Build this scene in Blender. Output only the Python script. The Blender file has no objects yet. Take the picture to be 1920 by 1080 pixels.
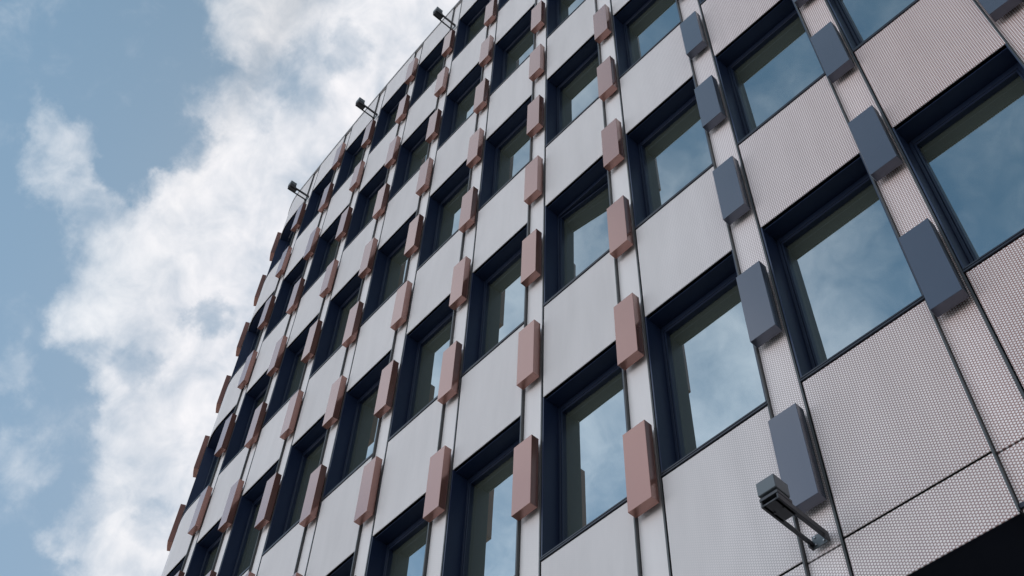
import bpy, bmesh, math, random
from mathutils import Vector, Matrix
random.seed(7)
sc = bpy.context.scene
col = sc.collection
R_ = math.radians

# ------------------------------------------------------------------ dimensions (metres)
P = 1.3542            # bay width
H = 3.5               # storey height
PH = 1.459            # height of a cladding panel
OW = 1.045            # width of a window or panel in its bay
Z0 = 7.94             # height of the first window sill above the ground
ZS = Z0 - 1.94        # underside of the projecting facade
ZT = Z0 + 17.20       # top of the uppermost panels
R_MAIN = 125.0        # the street front is very slightly curved
S_C, R_COR = -13.16, 1.9   # where the tight rounded corner begins, its radius
NROW = 5
K_MIN, K_MAX = -2, 12
DG = 0.245            # depth of the glass behind the panels
S_END = -(K_MAX) * P - 0.31 - .28
S_RIGHT = 2 * P + OW + 0.9

def frame(s):
    """point on the facade line at arc length s (leftwards negative), and its heading"""
    if s >= S_C:
        th = -s / R_MAIN
        return (-R_MAIN * math.sin(th), R_MAIN * (1 - math.cos(th)), th)
    t0 = -S_C / R_MAIN
    x0, y0 = -R_MAIN * math.sin(t0), R_MAIN * (1 - math.cos(t0))
    a = (S_C - s) / R_COR
    cx, cy = x0 + R_COR * math.sin(t0), y0 + R_COR * math.cos(t0)
    th = t0 + a
    return (cx - R_COR * math.sin(th), cy - R_COR * math.cos(th), th)

def fpos(s, d, z):
    x, y, th = frame(s)
    return Vector((x - math.sin(th) * d, y - math.cos(th) * d, z))

# ------------------------------------------------------------------ materials
def newmat(name):
    m = bpy.data.materials.new(name); m.use_nodes = True
    nt = m.node_tree
    b = nt.nodes['Principled BSDF']
    return m, nt, b

def math_n(nt, op, a, b=None, clamp=False):
    n = nt.nodes.new('ShaderNodeMath'); n.operation = op; n.use_clamp = clamp
    for i, v in enumerate((a, b)):
        if v is None: continue
        if isinstance(v, (int, float)): n.inputs[i].default_value = v
        else: nt.links.new(v, n.inputs[i])
    return n.outputs[0]

def maprange(nt, v, a, b, c=0.0, d=1.0, smooth=False):
    n = nt.nodes.new('ShaderNodeMapRange')
    n.interpolation_type = 'SMOOTHSTEP' if smooth else 'LINEAR'
    nt.links.new(v, n.inputs['Value'])
    for k, x in (('From Min', a), ('From Max', b), ('To Min', c), ('To Max', d)):
        if isinstance(x, (int, float)): n.inputs[k].default_value = x
        else: nt.links.new(x, n.inputs[k])
    return n.outputs['Result']

def mixcol(nt, f, a, b, mode='MIX'):
    n = nt.nodes.new('ShaderNodeMix'); n.data_type = 'RGBA'; n.blend_type = mode
    for s, v in ((n.inputs[0], f), (n.inputs[6], a), (n.inputs[7], b)):
        if isinstance(v, (int, float)): s.default_value = v
        elif isinstance(v, tuple): s.default_value = (*v, 1)
        else: nt.links.new(v, s)
    return n.outputs[2]

def noise(nt, vec, scale, detail=4, rough=.55, dist=0.0):
    n = nt.nodes.new('ShaderNodeTexNoise')
    n.inputs['Scale'].default_value = scale; n.inputs['Detail'].default_value = detail
    n.inputs['Roughness'].default_value = rough; n.inputs['Distortion'].default_value = dist
    if vec is not None: nt.links.new(vec, n.inputs['Vector'])
    return n.outputs['Fac']

def plain(name, rgb, rough=.45, metal=0.0, var=.06, scale=1.5, spec=.5, rvar=.02):
    """painted or anodised metal with faint uneven tone and sheen"""
    m, nt, b = newmat(name)
    tc = nt.nodes.new('ShaderNodeNewGeometry')
    oi = nt.nodes.new('ShaderNodeObjectInfo')
    n = noise(nt, tc.outputs['Position'], scale, 5)
    f = math_n(nt, 'ADD', math_n(nt, 'MULTIPLY', math_n(nt, 'SUBTRACT', n, .5), 2 * var),
               math_n(nt, 'MULTIPLY', math_n(nt, 'SUBTRACT', oi.outputs['Random'], .5), var))
    f = math_n(nt, 'ADD', f, 1.0)
    v = nt.nodes.new('ShaderNodeVectorMath'); v.operation = 'SCALE'
    v.inputs[0].default_value = rgb; nt.links.new(f, v.inputs['Scale'])
    nt.links.new(v.outputs[0], b.inputs['Base Color'])
    r = maprange(nt, noise(nt, tc.outputs['Position'], 6, 4), .3, .7, rough - rvar, rough + rvar)
    nt.links.new(r, b.inputs['Roughness'])
    b.inputs['Metallic'].default_value = metal
    b.inputs['Specular IOR Level'].default_value = spec
    return m

def coat(m, w, r):
    b = m.node_tree.nodes['Principled BSDF']
    b.inputs['Coat Weight'].default_value = w; b.inputs['Coat Roughness'].default_value = r
    return m

def perforated(name='dotted_white_panel', tone=1.0):
    """pale sheet printed with a staggered grid of white dots; the grid opens up towards the right"""
    m, nt, b = newmat(name)
    uv = nt.nodes.new('ShaderNodeUVMap')
    sp = nt.nodes.new('ShaderNodeSeparateXYZ'); nt.links.new(uv.outputs[0], sp.inputs[0])
    geo = nt.nodes.new('ShaderNodeNewGeometry')
    ps = nt.nodes.new('ShaderNodeSeparateXYZ'); nt.links.new(geo.outputs['Position'], ps.inputs[0])
    A, B = .0385, .0225
    def lat(ou, ov):
        du = math_n(nt, 'SUBTRACT', math_n(nt, 'FRACT', math_n(nt, 'ADD', math_n(nt, 'DIVIDE', sp.outputs[0], A), 100 + ou)), .5)
        dv = math_n(nt, 'SUBTRACT', math_n(nt, 'FRACT', math_n(nt, 'ADD', math_n(nt, 'DIVIDE', sp.outputs[1], B), 100 + ov)), .5)
        du = math_n(nt, 'MULTIPLY', du, A); dv = math_n(nt, 'MULTIPLY', dv, B)
        return math_n(nt, 'SQRT', math_n(nt, 'ADD', math_n(nt, 'MULTIPLY', du, du), math_n(nt, 'MULTIPLY', dv, dv)))
    dist = math_n(nt, 'MINIMUM', lat(0, 0), lat(.5, .5))
    g = maprange(nt, ps.outputs[0], -4.2, 0.4)           # opening of the grid along the facade
    rad = maprange(nt, g, 0, 1, .0094, .0077)
    dot = math_n(nt, 'SUBTRACT', 1.0, maprange(nt, math_n(nt, 'SUBTRACT', dist, rad), -.0008, .0008, 0, 1, True))
    netc = nt.nodes.new('ShaderNodeValToRGB'); nt.links.new(g, netc.inputs[0])
    cr = netc.color_ramp
    cr.elements[0].position = 0.0; cr.elements[0].color = (.69, .68, .67, 1)
    cr.elements[1].position = 1.0; cr.elements[1].color = (.36, .220, .195, 1)
    e = cr.elements.new(.36); e.color = (.71, .70, .69, 1)
    e = cr.elements.new(.50); e.color = (.57, .545, .545, 1)
    e = cr.elements.new(.66); e.color = (.39, .305, .30, 1)
    dotc = nt.nodes.new('ShaderNodeValToRGB'); nt.links.new(g, dotc.inputs[0])
    cd_ = dotc.color_ramp
    cd_.elements[0].position = .30; cd_.elements[0].color = (.72, .70, .69, 1)
    cd_.elements[1].position = .66; cd_.elements[1].color = (.90, .86, .85, 1)
    c = mixcol(nt, dot, netc.outputs[0], dotc.outputs[0])
    # faint streaks and dust of a panel left out in the weather
    mp = nt.nodes.new('ShaderNodeMapping'); mp.inputs['Scale'].default_value = (3.0, 3.0, .5)
    nt.links.new(geo.outputs['Position'], mp.inputs['Vector'])
    oi = nt.nodes.new('ShaderNodeObjectInfo')
    st = maprange(nt, noise(nt, mp.outputs[0], 1.6, 6, .6), .3, .75, 1.03, .93)
    st = math_n(nt, 'MULTIPLY', st, maprange(nt, oi.outputs['Random'], 0, 1, .955 * tone, 1.02 * tone))
    v = nt.nodes.new('ShaderNodeVectorMath'); v.operation = 'SCALE'
    nt.links.new(c, v.inputs[0]); nt.links.new(st, v.inputs['Scale'])
    nt.links.new(v.outputs[0], b.inputs['Base Color'])
    b.inputs['Roughness'].default_value = .55
    b.inputs['Specular IOR Level'].default_value = .10
    return m

def glass():
    m, nt, b = newmat('coated_solar_glass')
    out = nt.nodes['Material Output']
    geo = nt.nodes.new('ShaderNodeNewGeometry')
    b.inputs['Base Color'].default_value = (.075, .090, .070, 1)
    b.inputs['Roughness'].default_value = .6
    b.inputs['Specular IOR Level'].default_value = 0
    gl = nt.nodes.new('ShaderNodeBsdfGlossy')
    gl.inputs['Color'].default_value = (.74, .88, 1.0, 1); gl.inputs['Roughness'].default_value = .008
    lw = nt.nodes.new('ShaderNodeFresnel'); lw.inputs['IOR'].default_value = 2.9
    # slight unevenness of toughened panes
    bp = nt.nodes.new('ShaderNodeBump'); bp.inputs['Strength'].default_value = .02; bp.inputs['Distance'].default_value = .05
    nt.links.new(noise(nt, geo.outputs['Position'], 1.3, 2), bp.inputs['Height'])
    nt.links.new(bp.outputs[0], gl.inputs['Normal'])
    mx = nt.nodes.new('ShaderNodeMixShader')
    f = maprange(nt, lw.outputs[0], 0, 1, .22, 1.05)
    nt.links.new(f, mx.inputs[0]); nt.links.new(b.outputs[0], mx.inputs[1]); nt.links.new(gl.outputs[0], mx.inputs[2])
    nt.links.new(mx.outputs[0], out.inputs['Surface'])
    return m

def ground_mat():
    m, nt, b = newmat('pale_paving')
    geo = nt.nodes.new('ShaderNodeNewGeometry')
    br = nt.nodes.new('ShaderNodeTexBrick')
    nt.links.new(geo.outputs['Position'], br.inputs['Vector'])
    br.inputs['Scale'].default_value = 1.6
    br.inputs['Color1'].default_value = (.20, .195, .185, 1); br.inputs['Color2'].default_value = (.16, .155, .15, 1)
    br.inputs['Mortar'].default_value = (.09, .09, .085, 1); br.inputs['Mortar Size'].default_value = .01
    c = mixcol(nt, maprange(nt, noise(nt, geo.outputs['Position'], .35, 6), .35, .7), br.outputs['Color'], (.13, .128, .12))
    nt.links.new(c, b.inputs['Base Color']); b.inputs['Roughness'].default_value = .85
    return m

M = dict(
    panel=perforated(),
    strip=perforated('dotted_white_strip', 1.13),
    copper=coat(plain('rose_copper_paint', (.365, .180, .146), .24, .50, .05), .6, .12),
    slate=coat(plain('slate_blue_paint', (.086, .097, .132), .24, .45, .05), .6, .12),
    navy=plain('navy_window_paint', (.015, .029, .072), .42, 0, .12),
    frame=plain('navy_frame_paint', (.011, .020, .046), .34, 0, .10),
    sill=plain('dark_sill_metal', (.035, .040, .055), .32, .3, .10),
    mullion=plain('grey_channel_metal', (.075, .080, .082), .38, .4, .10),
    gap=plain('black_gasket', (.012, .012, .014), .7, 0, .10),
    glass=glass(),
    coping=plain('grey_coping_metal', (.34, .34, .345), .45, .1, .08),
    soffit=plain('black_soffit_board', (.030, .037, .060), .7, 0, .15),
    core=plain('dark_membrane', (.015, .015, .018), .8, 0, .15),
    side=plain('off_white_render', (.62, .61, .59), .7, 0, .08),
    roof=plain('roof_gravel', (.20, .195, .185), .9, 0, .20, 8),
    lamp=plain('grey_lamp_casing', (.120, .142, .155), .40, .2, .10),
    bracket=plain('dark_bracket_steel', (.060, .063, .070), .42, .3, .12),
    bolt=plain('zinc_bolt', (.45, .45, .46), .3, .8, .05),
    lens=plain('lamp_lens', (.10, .10, .11), .12, 0, .03),
    ground=ground_mat(),
)

# ------------------------------------------------------------------ mesh helpers
def add_box(bm, x0, x1, d0, d1, z0, z1, bev=0.0, mi=0):
    """box in bay coordinates: x along the facade, d out of it, z up"""
    vs = [bm.verts.new((x, -d, z)) for z in (z0, z1) for d in (d0, d1) for x in (x0, x1)]
    q = [(0, 1, 3, 2), (4, 6, 7, 5), (0, 4, 5, 1), (2, 3, 7, 6), (0, 2, 6, 4), (1, 5, 7, 3)]
    fs = [bm.faces.new([vs[i] for i in f]) for f in q]
    for f in fs: f.material_index = mi
    if bev > 0:
        es = {e for f in fs for e in f.edges}
        r = bmesh.ops.bevel(bm, geom=list(es), offset=bev, segments=1, affect='EDGES')
        for f in r['faces']: f.material_index = mi

def uv_planar(bm):
    uv = bm.loops.layers.uv.verify()
    for f in bm.faces:
        for l in f.loops:
            c = l.vert.co
            l[uv].uv = (c.x, c.z)

def to_mesh(bm, name, mats):
    bmesh.ops.recalc_face_normals(bm, faces=bm.faces)
    uv_planar(bm)
    me = bpy.data.meshes.new(name); bm.to_mesh(me); bm.free()
    for m in mats: me.materials.append(m)
    return me

def link(name, me, parent=None):
    o = bpy.data.objects.new(name, me); col.objects.link(o)
    if parent: o.parent = parent
    return o

def bend(bm, s0, zoff):
    """wrap bay coordinates starting at s0 round the facade line; returns nothing, verts become local to anchor"""
    xs = sorted({round(v.co.x, 4) for v in bm.verts})
    x = xs[0] + .12
    while x < xs[-1] - .04:
        bmesh.ops.bisect_plane(bm, geom=bm.verts[:] + bm.edges[:] + bm.faces[:], plane_co=(x, 0, 0), plane_no=(1, 0, 0))
        x += .12
    uv_planar(bm)

def wrap_mesh(me, s0, anchor):
    for v in me.vertices:
        q = fpos(s0 + v.co.x, -v.co.y, 0)
        v.co = Vector((q.x - anchor.x, q.y - anchor.y, v.co.z))

cache = {}
BASE = Vector((-6.0, 4.0, 0.0))
def place(name, key, build, mats, s0, z, parent, curved, loc_parent=BASE):
    """one mesh object standing at arc length s0 and height z; flat bays share their mesh data"""
    anchor = fpos(s0, 0, 0)
    if not curved:
        if key not in cache:
            bm = bmesh.new(); build(bm); cache[key] = to_mesh(bm, name, mats)
        o = link(name, cache[key], parent)
        o.rotation_euler.z = -frame(s0 + .4)[2]
    else:
        bm = bmesh.new(); build(bm); bend(bm, s0, 0)
        me = to_mesh(bm, name, mats); wrap_mesh(me, s0, anchor)
        o = link(name, me, parent)
    o.location = Vector((anchor.x, anchor.y, z)) - loc_parent
    return o

def child(name, key, build, mats, s0, parent, curved):
    if not curved:
        if key not in cache:
            bm = bmesh.new(); build(bm); cache[key] = to_mesh(bm, name, mats)
        return link(name, cache[key], parent)
    anchor = fpos(s0, 0, 0)
    bm = bmesh.new(); build(bm); bend(bm, s0, 0)
    me = to_mesh(bm, name, mats); wrap_mesh(me, s0, anchor)
    return link(name, me, parent)

# ------------------------------------------------------------------ camera
CAM = Vector((1.1879, -5.0928, -6.337 + Z0))
fwd = Vector((-0.43733816, 0.39074908, 0.80996944)); rgt = Vector((0.69573939, 0.7176912, 0.02942854)); upv = Vector((0.56980877, -0.57639787, 0.58573328))
FOC = 2152.005
cd = bpy.data.cameras.new('camera'); co = bpy.data.objects.new('camera', cd); col.objects.link(co)
mw = Matrix((rgt, upv, -fwd)).transposed().to_4x4(); mw.translation = CAM
co.matrix_world = mw
cd.sensor_width = 36; cd.lens = FOC / 1920 * 36; cd.clip_end = 3000; cd.clip_start = .05
sc.camera = co

# ------------------------------------------------------------------ the building
bld = bpy.data.objects.new('office_building', None); col.objects.link(bld)
bld.location = BASE
bld['label'] = 'tall office building clad in pale dotted panels with staggered copper and slate boxes'
bld['category'] = 'building'

def is_curved(s0, w): return s0 < S_C + .02 or (s0 < S_C + w)

def b_panel(h, top=False):
    def f(bm):
        add_box(bm, .004, OW, -.010, 0, -h, -.006, .003)
    return f
def b_reveal(bm):
    zt = H - PH - .004
    add_box(bm, .0, .014, -DG - .10, -.002, .03, zt)             # left jamb lining
    add_box(bm, OW - .012, OW + .002, -DG - .10, -.002, .03, zt)
    add_box(bm, .014, OW - .012, -DG - .10, -.034, zt - .014, zt) # head lining
def b_sill(bm):
    add_box(bm, -.004, OW + .002, -.05, .010, .004, .020, .002)
    add_box(bm, .0, OW, -.06, -.006, .020, .034)
    add_box(bm, -.002, OW + .001, -DG - .10, .004, .034, .050, .002)
def ring(bm, x0, x1, z0, z1, wl, wr, wb, wt, d0, d1, bev=.003):
    add_box(bm, x0, x0 + wl, d0, d1, z0, z1, bev)
    add_box(bm, x1 - wr, x1, d0, d1, z0, z1, bev)
    add_box(bm, x0 + wl, x1 - wr, d0, d1 - .001, z0, z0 + wb, bev)
    add_box(bm, x0 + wl, x1 - wr, d0, d1 - .001, z1 - wt, z1, bev)
ZH = H - PH - .020
def b_frame(bm): ring(bm, .016, OW - .014, .052, ZH, .030, .034, .03, .062, -DG - .05, -.190)
def b_sash(bm): ring(bm, .049, OW - .050, .084, ZH - .065, .020, .020, .03, .028, -DG - .04, -.194, .003)
def b_pane(bm): add_box(bm, .067, OW - .068, -DG - .02, -DG, .110, ZH - .091)

OW_STD, XTRA = OW, .28      # the bay that turns the corner is a little wider
def start(k): return -k * P - (XTRA if k >= 10 else 0)
for k in range(K_MIN, K_MAX + 1):
    s0 = start(k)
    OW = OW_STD + (XTRA if k == 10 else 0)
    cv = is_curved(s0, 1.1)
    # base panel under the joint, five full panels, the shorter top panel
    place('base_panel', 'base', b_panel(.475), [M['panel']], s0, Z0 - PH - .012, bld, cv)
    for r in range(NROW):
        place('spandrel_panel', 'panel', b_panel(PH), [M['panel']], s0, Z0 + r * H, bld, cv)
    place('parapet_panel', 'top', b_panel(1.159), [M['panel']], s0, ZT, bld, cv)
    for r in range(NROW):
        w = place('window', 'reveal', b_reveal, [M['navy']], s0, Z0 + r * H, bld, cv)
        child('sill', 'sill', b_sill, [M['sill']], s0, w, cv)
        child('frame', 'frame', b_frame, [M['frame']], s0, w, cv)
        sa = child('sash', 'sash', b_sash, [M['frame']], s0, w, cv)
        pa = child('pane', 'pane', b_pane, [M['glass']], s0, w, cv)
        if not cv:
            if k == 3 and r == 1:      # the one sash tilted inwards at its top
                a = R_(4.5)
                for o in (sa, pa):
                    rm = Matrix.Rotation(a, 3, 'Z') @ Matrix.Rotation(R_(-.5), 3, 'X')
                    piv = Vector((.055, DG - .04, .09))
                    o.rotation_euler = rm.to_euler()
                    o.location = piv - rm @ piv
                sa['label'] = 'sash standing slightly ajar, its right side swung inwards'
            else:
                pa.rotation_euler = (R_(random.gauss(0, .10)), 0, R_(random.gauss(0, .08)))

# narrow strips between the bays, with their channels
ZB = ZS + .005
def b_strip(bm):
    # a joint level with the base panels, then one run to the top
    add_box(bm, .012, .277, -.048, -.032, ZB, Z0 - PH - .018, .002)
    add_box(bm, .012, .277, -.048, -.032, Z0 - PH - .004, ZT - .006, .002)
def b_mul_l(bm):
    add_box(bm, -.003, .009, -.20, .002, ZB, ZT)
def b_mul_r(bm):
    add_box(bm, .278, .286, -.07, -.040, ZB, ZT, 0, 1)
    add_box(bm, .286, .304, -.20, .004, ZB, ZT, .002)
    add_box(bm, .304, .312, -.07, -.030, ZB, ZT, 0, 1)
for k in range(K_MIN, K_MAX + 1):
    s0 = start(k) - .310
    cv = is_curved(s0, .4)
    place('narrow_panel', 'strip', b_strip, [M['strip']], s0, 0, bld, cv)
    place('mullion', 'mul_l', b_mul_l, [M['mullion'], M['gap']], s0, 0, bld, cv)
    place('mullion', 'mul_r', b_mul_r, [M['mullion'], M['gap']], s0, 0, bld, cv)

# the boxes that stand proud of the strips, staggered from one strip to the next
def b_box(bm):
    add_box(bm, .030, .276, .012, .102, .004, .862, .0025)
    add_box(bm, .100, .200, -.034, .012, .10, .76)
def project(q):
    v = q - CAM; z = v.dot(fwd)
    if z < .1: return None
    return (960 + FOC * v.dot(rgt) / z, 540 - FOC * v.dot(upv) / z, z)
spots = []
for k in range(K_MIN, K_MAX + 1):
    off = -.25 if k % 2 == 0 else .615
    for n in range(0, 11):
        z = Z0 + off + 1.75 * n
        if k % 2 and n == 0: pass
        if z + .86 > ZT - .3: continue
        s0 = start(k) - .310
        pr = project(fpos(s0 + .15, .1, z + .43))
        inside = pr and -60 < pr[0] < 1980 and -60 < pr[1] < 1140
        th = frame(s0 + .15)[2]
        spots.append((0 if inside else 1, pr[2] if pr else 99, k, z, s0))
    z = Z0 + (.615 - 1.75)
    if k % 2:
        s0 = start(k) - .310
        pr = project(fpos(s0 + .15, .1, z + .43))
        inside = pr and -60 < pr[0] < 1980 and -60 < pr[1] < 1140
        spots.append((0 if inside else 1, pr[2] if pr else 99, k, z, s0))
spots.sort()
print('boxes', len(spots), 'inside', sum(1 for s in spots if s[0] == 0))
rest = bmesh.new()
for i, (o_, dd, k, z, s0) in enumerate(spots):
    cv = is_curved(s0, .4)
    mat = M['slate'] if k <= 1 else M['copper']
    if i < 100:
        b = place('projecting_box', 'box_s' if k <= 1 else 'box_c', b_box, [mat], s0, z, bld, cv)
        b['label'] = 'slate grey metal box' if k <= 1 else 'rose copper metal box'
    else:
        bm = bmesh.new(); b_box(bm)
        me = bpy.data.meshes.new('tmp'); bm.to_mesh(me); bm.free()
        wrap_mesh(me, s0, Vector((0, 0, 0)))
        for v in me.vertices: v.co.z += z
        me.transform(Matrix.Translation(-BASE))
        for pl in me.polygons: pl.material_index = 0 if k <= 1 else 1
        rest.from_mesh(me); bpy.data.meshes.remove(me)
if len(rest.faces):
    o = link('projecting_box', to_mesh(rest, 'projecting_box', [M['slate'], M['copper']]), bld); o['kind'] = 'stuff'
else: rest.free()

# long members that follow the whole front
def s_list():
    out = []; s = S_RIGHT
    while s > S_C: out.append(s); s -= .45
    s = S_C
    while s > S_END: out.append(s); s -= .10
    out.append(S_END)
    return out
SL = s_list()
th_end = frame(S_END)[2]
def sweep(name, prof, mat, closed_ends=True):
    """sweep a closed (d, z) profile along the facade line"""
    bm = bmesh.new(); rows = []
    for s in SL: rows.append([bm.verts.new(fpos(s, d, z) - BASE) for d, z in prof])
    n = len(prof)
    for a, b in zip(rows, rows[1:]):
        for i in range(n):
            j = (i + 1) % n
            bm.faces.new((a[i], a[j], b[j], b[i]))
    bm.faces.new(rows[0]); bm.faces.new(rows[-1][::-1])
    return link(name, to_mesh(bm, name, [mat]), bld)
sweep('core_wall', [(-.40, ZS + .07), (-.44, ZS + .07), (-.44, ZT), (-.40, ZT)], M['core'])
sweep('coping', [(.014, ZT - .003), (.014, ZT + .060), (-.50, ZT + .095), (-.50, ZT - .003)], M['coping'])
sweep('soffit', [(-.014, ZS + .035), (-.014, ZS + .065), (-1.55, ZS + .065), (-1.55, ZS + .035)], M['soffit'])
sweep('ground_floor_glazing', [(-1.50, 0.0), (-1.50, ZS + .03), (-1.54, ZS + .03), (-1.54, 0.0)], M['core'])
# the plain rest of the block behind the front: roof, two end walls, rear wall
pts = [fpos(s, -.445, 0) for s in SL]
e = pts[-1]; dirb = Vector((math.cos(th_end + 0), -math.sin(th_end), 0)) * -1
back_y = 16.0
poly = pts + [Vector((e.x - .0, back_y, 0)), Vector((pts[0].x, back_y, 0))]
bm = bmesh.new()
bot = [bm.verts.new(Vector((q.x, q.y, ZT - .25)) - BASE) for q in poly]
topv = [bm.verts.new(Vector((q.x, q.y, ZT - .05)) - BASE) for q in poly]
bm.faces.new(bot); bm.faces.new(topv)
for i in range(len(poly)):
    j = (i + 1) % len(poly); bm.faces.new((bot[i], bot[j], topv[j], topv[i]))
link('roof', to_mesh(bm, 'roof', [M['roof']]), bld)
def wall_box(name, a, b, t, z0, z1, mat):
    a = Vector(a); b = Vector(b); d = (b - a).normalized(); n = Vector((-d.y, d.x, 0)) * t
    bm = bmesh.new()
    q = [a, b, b + n, a + n]
    lo = [bm.verts.new(Vector((v.x, v.y, z0)) - BASE) for v in q]; hi = [bm.verts.new(Vector((v.x, v.y, z1)) - BASE) for v in q]
    bm.faces.new(lo); bm.faces.new(hi)
    for i in range(4): bm.faces.new((lo[i], lo[(i + 1) % 4], hi[(i + 1) % 4], hi[i]))
    return link(name, to_mesh(bm, name, [mat]), bld)
eo = fpos(S_END, -.02, 0)
wall_box('end_wall', (eo.x, back_y, 0), (eo.x, eo.y, 0), .3, ZS, ZT + .04, M['side'])
ro = fpos(S_RIGHT, -.02, 0)
wall_box('end_wall', (ro.x, ro.y, 0), (ro.x, back_y, 0), .3, 0, ZT + .04, M['side'])
wall_box('rear_wall', (ro.x - .31, back_y - .3, 0), (eo.x + .31, back_y - .3, 0), .3, 0, ZT + .04, M['side'])

# ------------------------------------------------------------------ the wall-mounted floodlights
LN = .50
def arm_lamp(k, z, label, zf=0.0):
    s0 = -k * P - .155
    x, y, th = frame(s0)
    root = bpy.data.objects.new('floodlight', None); col.objects.link(root)
    root.location = fpos(s0, 0, z); root.rotation_euler.z = -th
    root['label'] = label; root['category'] = 'floodlight'; root['group'] = 'floodlights on the facade'
    def part(name, f, mat, parent=root, key=None):
        key = 'lamp_' + (key or name)
        if key not in cache:
            bm = bmesh.new(); f(bm); cache[key] = to_mesh(bm, name, [mat])
        return link(name, cache[key], parent)
    w = .068
    pl = part('wall_plate', lambda bm: add_box(bm, -w + .014, w - .014, .0, .010, -.050, .050, .002), M['lamp'])
    def bolts(bm):
        for xx in (-.03, .03):
            for zz in (-.028, .028):
                bmesh.ops.create_cone(bm, cap_ends=True, segments=8, radius1=.007, radius2=.006, depth=.008,
                                      matrix=Matrix.Translation((xx, -.014, zz)) @ Matrix.Rotation(R_(90), 4, 'X'))
    part('bolt', bolts, M['bolt'], pl)
    for sg, kk in ((-1, 'l'), (1, 'r')):
        def arm(bm, sg=sg):
            xa, xb = sorted((sg * w, sg * (w - .013)))
            add_box(bm, xa, xb, .0, LN, -.022, .022, .002)
            xa, xb = sorted((sg * (w - .013), sg * (w - .030)))
            add_box(bm, xa, xb, .0, LN, -.022, -.016)
            # the foot flares where it meets the wall plate
            add_box(bm, *sorted((sg * w, sg * (w - .012))), .0, .05, -.048, -.0225)
        part('arm', arm, M['bracket'], key='arm' + kk)
    def tip(bm):
        add_box(bm, -w + .014, w - .014, LN - .190, LN, -.022, -.008, .002)
        add_box(bm, -w - .002, w + .002, LN - .145, LN + .003, .024, .048, .002)
        for xx in (-.035, .03): bmesh.ops.create_cone(bm, cap_ends=True, segments=8, radius1=.008, radius2=.007, depth=.01, matrix=Matrix.Translation((xx, -LN + .09, -.026)))
    part('mounting_plate', tip, M['bracket'])
    part('swivel', lambda bm: add_box(bm, -.045, .045, LN - .12, LN - .02, .048, .068, .002), M['bracket'])
    hd = part('lamp_head', lambda bm: add_box(bm, -w - .002, w + .002, LN - .135, LN + .010, .066, .176, .004), M['lamp'])
    def lens(bm): add_box(bm, -.052, .052, LN - .118, LN - .008, .176, .181)
    part('lens', lens, M['lens'], hd)
    return root
arm_lamp(1, Z0 - 1.385, 'large near floodlight on a twin-arm bracket beside the lowest slate box')
arm_lamp(5, Z0 + 15.90, 'small floodlight on twin arms at the roof edge, nearest the top of the photo')
arm_lamp(7, Z0 + 15.90, 'small floodlight on twin arms at the roof edge, middle of the three up there')
arm_lamp(9, Z0 + 15.90, 'small floodlight on twin arms where the facade begins to turn the corner')

# ------------------------------------------------------------------ ground
bm = bmesh.new()
g = 600
vs = [bm.verts.new(v) for v in ((-g, -g, 0), (g, -g, 0), (g, g, 0), (-g, g, 0))]
bm.faces.new(vs)
gr = link('ground', to_mesh(bm, 'ground', [M['ground']])); gr['kind'] = 'structure'; gr['label'] = 'pale stone paving in front of the building'

# ------------------------------------------------------------------ sky, clouds and sun
SUN_EL, SUN_AZ = 48, -35       # azimuth from +y towards +x
w = bpy.data.worlds.new('World'); sc.world = w; w.use_nodes = True
nt = w.node_tree; bg = nt.nodes['Background']
sky = nt.nodes.new('ShaderNodeTexSky'); sky.sky_type = 'NISHITA'; sky.sun_disc = False
sky.sun_elevation = R_(SUN_EL); sky.sun_rotation = R_(SUN_AZ)
sky.air_density = 1.0; sky.dust_density = 2.5; sky.ozone_density = 1.6
bg.inputs['Strength'].default_value = .10
tc = nt.nodes.new('ShaderNodeTexCoord'); D = tc.outputs['Generated']
def dirv(az, el):
    a, e = R_(az), R_(el); return (math.sin(a) * math.cos(e), math.cos(a) * math.cos(e), math.sin(e))
# wobble the direction a little so that no cloud bank has a round outline
nv = nt.nodes.new('ShaderNodeTexNoise'); nv.inputs['Scale'].default_value = 14; nv.inputs['Detail'].default_value = 6; nv.inputs['Roughness'].default_value = .6
nt.links.new(D, nv.inputs['Vector'])
sb = nt.nodes.new('ShaderNodeVectorMath'); sb.operation = 'SUBTRACT'; nt.links.new(nv.outputs['Color'], sb.inputs[0]); sb.inputs[1].default_value = (.5, .5, .5)
scn = nt.nodes.new('ShaderNodeVectorMath'); scn.operation = 'SCALE'; nt.links.new(sb.outputs[0], scn.inputs[0]); scn.inputs['Scale'].default_value = .10
ad = nt.nodes.new('ShaderNodeVectorMath'); ad.operation = 'ADD'; nt.links.new(D, ad.inputs[0]); nt.links.new(scn.outputs[0], ad.inputs[1])
nm = nt.nodes.new('ShaderNodeVectorMath'); nm.operation = 'NORMALIZE'; nt.links.new(ad.outputs[0], nm.inputs[0])
DW = nm.outputs[0]
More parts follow.
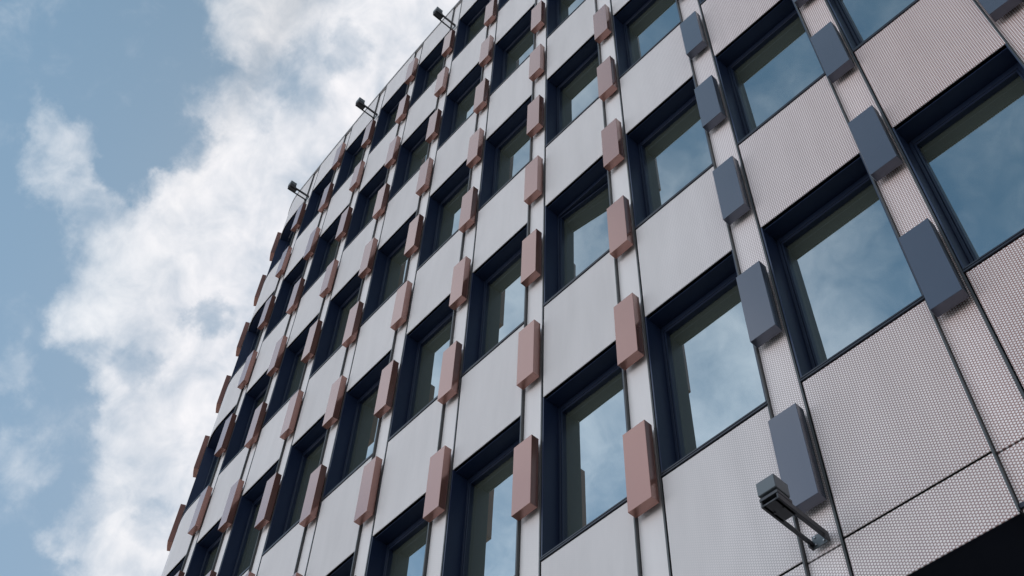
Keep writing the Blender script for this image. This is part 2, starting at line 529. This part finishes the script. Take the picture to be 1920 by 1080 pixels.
BANKS = [(-77.0,63.5,2.54,0.90),(-71.6,64.3,1.80,0.70),(-64.0,66.1,2.84,0.95),(-59.4,67.3,2.06,0.80),(-68.6,60.8,3.12,0.90),(-73.3,58.4,2.84,0.90),(-65.0,63.8,2.08,0.60),(-74.1,55.9,2.6,1.00),(-76.5,52.4,2.5,0.95),(-70.0,55.2,2.86,1.00),(-78.1,49.5,2.5,0.95),(-73.5,51.0,2.31,0.90),(-78.4,47.6,1.75,0.80),(-69.2,51.0,1.56,0.80),(-72.0,46.7,2.29,0.95),(-68.7,47.8,2.06,1.00),(-73.0,44.4,2.1,0.75),(-68.6,44.6,3.07,0.95),(-75.2,45.2,1.2,0.5),(-71.6,41.1,2.5,0.8),(-68.8,40.6,3.02,1.00),(-70.9,37.4,1.9,0.8),(-73.7,38.0,1.22,0.55),(-85.6,53.0,1.8,0.62),(-83.1,51.9,1.5,0.50),(-87.7,54.2,0.98,0.35),(-82.0,56.7,1.51,0.35),(-80.6,43.5,1.22,0.40),(-78.7,39.7,1.21,0.35),(-83.6,46.4,0.98,0.20),(-81.3,63.4,2.01,0.50)]
GAPS = [(-70.9,49.5,1.03,0.50),(-68.0,63.8,1.0,0.40),(-71.4,62.2,1.4,0.30),(-74.6,61.0,1.4,.35),(-69.9,39.7,1.0,.3),(-73.6,46.6,1.0,.35),(-80.6,56.6,1.6,.5),(-81.0,54.2,1.3,.45)]
def lobe(az, el, rad, wgt):
    d = nt.nodes.new('ShaderNodeVectorMath'); d.operation = 'DOT_PRODUCT'
    nt.links.new(DW, d.inputs[0]); d.inputs[1].default_value = dirv(az, el)
    return maprange(nt, d.outputs['Value'], math.cos(R_(rad * 1.5)), math.cos(R_(rad * .1)), 0, wgt, True)
L = None
for b_ in BANKS:
    v = lobe(*b_); L = v if L is None else math_n(nt, 'SUBTRACT', math_n(nt, 'ADD', L, v), math_n(nt, 'MULTIPLY', L, v))
for b_ in GAPS:
    L = math_n(nt, 'SUBTRACT', L, lobe(*b_))
# elsewhere in the sky: broken cloud at large
dn = nt.nodes.new('ShaderNodeVectorMath'); dn.operation = 'DOT_PRODUCT'
nt.links.new(D, dn.inputs[0]); dn.inputs[1].default_value = dirv(-72, 52)
here = maprange(nt, dn.outputs['Value'], math.cos(R_(24)), math.cos(R_(17)), 0, 1, True)
broken = maprange(nt, noise(nt, D, 3.2, 3, .5, .3), .38, .64, .26, .86, True)
Lm = nt.nodes.new('ShaderNodeMix'); Lm.data_type = 'FLOAT'
nt.links.new(here, Lm.inputs[0]); nt.links.new(broken, Lm.inputs[2]); nt.links.new(L, Lm.inputs[3])
Lf = Lm.outputs[0]
fb = noise(nt, D, 26, 9, .60, .4)
fb2 = noise(nt, D, 11, 5, .55, .2)
amp = maprange(nt, here, 0, 1, .80, 1.0)
nz = math_n(nt, 'ADD', math_n(nt, 'MULTIPLY', math_n(nt, 'SUBTRACT', fb, .5), 1.15),
            math_n(nt, 'MULTIPLY', math_n(nt, 'SUBTRACT', fb2, .5), 1.35))
dens = math_n(nt, 'ADD', Lf, math_n(nt, 'MULTIPLY', nz, amp))
cov = maprange(nt, dens, .02, 1.58, 0.0, 1.0, True)
thick = maprange(nt, noise(nt, D, 9, 6, .55), .3, .7)
ccol = mixcol(nt, thick, (6.0, 6.2, 6.4), (7.3, 7.15, 7.15))
# clouds gleam towards the sun hidden behind the building
sd = nt.nodes.new('ShaderNodeVectorMath'); sd.operation = 'DOT_PRODUCT'
nt.links.new(D, sd.inputs[0]); sd.inputs[1].default_value = dirv(SUN_AZ, SUN_EL)
gl_ = maprange(nt, sd.outputs['Value'], math.cos(R_(34)), math.cos(R_(14)), 0, 1, True)
ccol = mixcol(nt, gl_, ccol, (8.0, 7.65, 7.7))
# thin high veil everywhere makes the blue milky
veil = mixcol(nt, .72, sky.outputs[0], (.98, 2.0, 2.85))
fin = mixcol(nt, cov, veil, ccol)
# bright white haze added low in the unseen sky to light the facade
sz = nt.nodes.new('ShaderNodeSeparateXYZ'); nt.links.new(D, sz.inputs[0])
low = maprange(nt, sz.outputs[2], .50, .05, 0, .85, True)
fin = mixcol(nt, low, fin, (9.3, 8.85, 9.3))
# sky gain added to shape the facade's light: brightest front left, dimmed right
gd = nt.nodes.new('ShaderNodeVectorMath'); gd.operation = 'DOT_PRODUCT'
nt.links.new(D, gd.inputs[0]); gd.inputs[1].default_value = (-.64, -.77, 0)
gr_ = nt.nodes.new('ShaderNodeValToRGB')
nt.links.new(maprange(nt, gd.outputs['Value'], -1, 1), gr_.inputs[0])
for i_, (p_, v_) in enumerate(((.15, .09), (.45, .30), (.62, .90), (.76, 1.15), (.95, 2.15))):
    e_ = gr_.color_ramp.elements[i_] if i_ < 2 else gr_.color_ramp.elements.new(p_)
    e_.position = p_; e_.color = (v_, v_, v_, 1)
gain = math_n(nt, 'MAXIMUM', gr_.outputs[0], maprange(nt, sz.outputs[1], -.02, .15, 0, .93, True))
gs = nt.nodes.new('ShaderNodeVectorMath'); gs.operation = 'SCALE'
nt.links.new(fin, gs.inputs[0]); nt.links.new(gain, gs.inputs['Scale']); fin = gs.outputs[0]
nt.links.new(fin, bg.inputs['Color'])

sl = bpy.data.lights.new('sun', 'SUN'); sl.energy = 3.0; sl.angle = R_(0.5); sl.color = (1, .96, .90)
so = bpy.data.objects.new('sun', sl); col.objects.link(so)
so.rotation_euler = Vector(dirv(SUN_AZ, SUN_EL)).to_track_quat('Z', 'Y').to_euler()
so.location = (-20, -20, 40)

# ------------------------------------------------------------------ render settings
sc.render.engine = 'CYCLES'
sc.view_settings.view_transform = 'Standard'; sc.view_settings.look = 'None'
sc.view_settings.gamma = 1; sc.view_settings.exposure = 0.60
sc.cycles.max_bounces = 6
sc.render.resolution_x = 1024; sc.render.resolution_y = 576
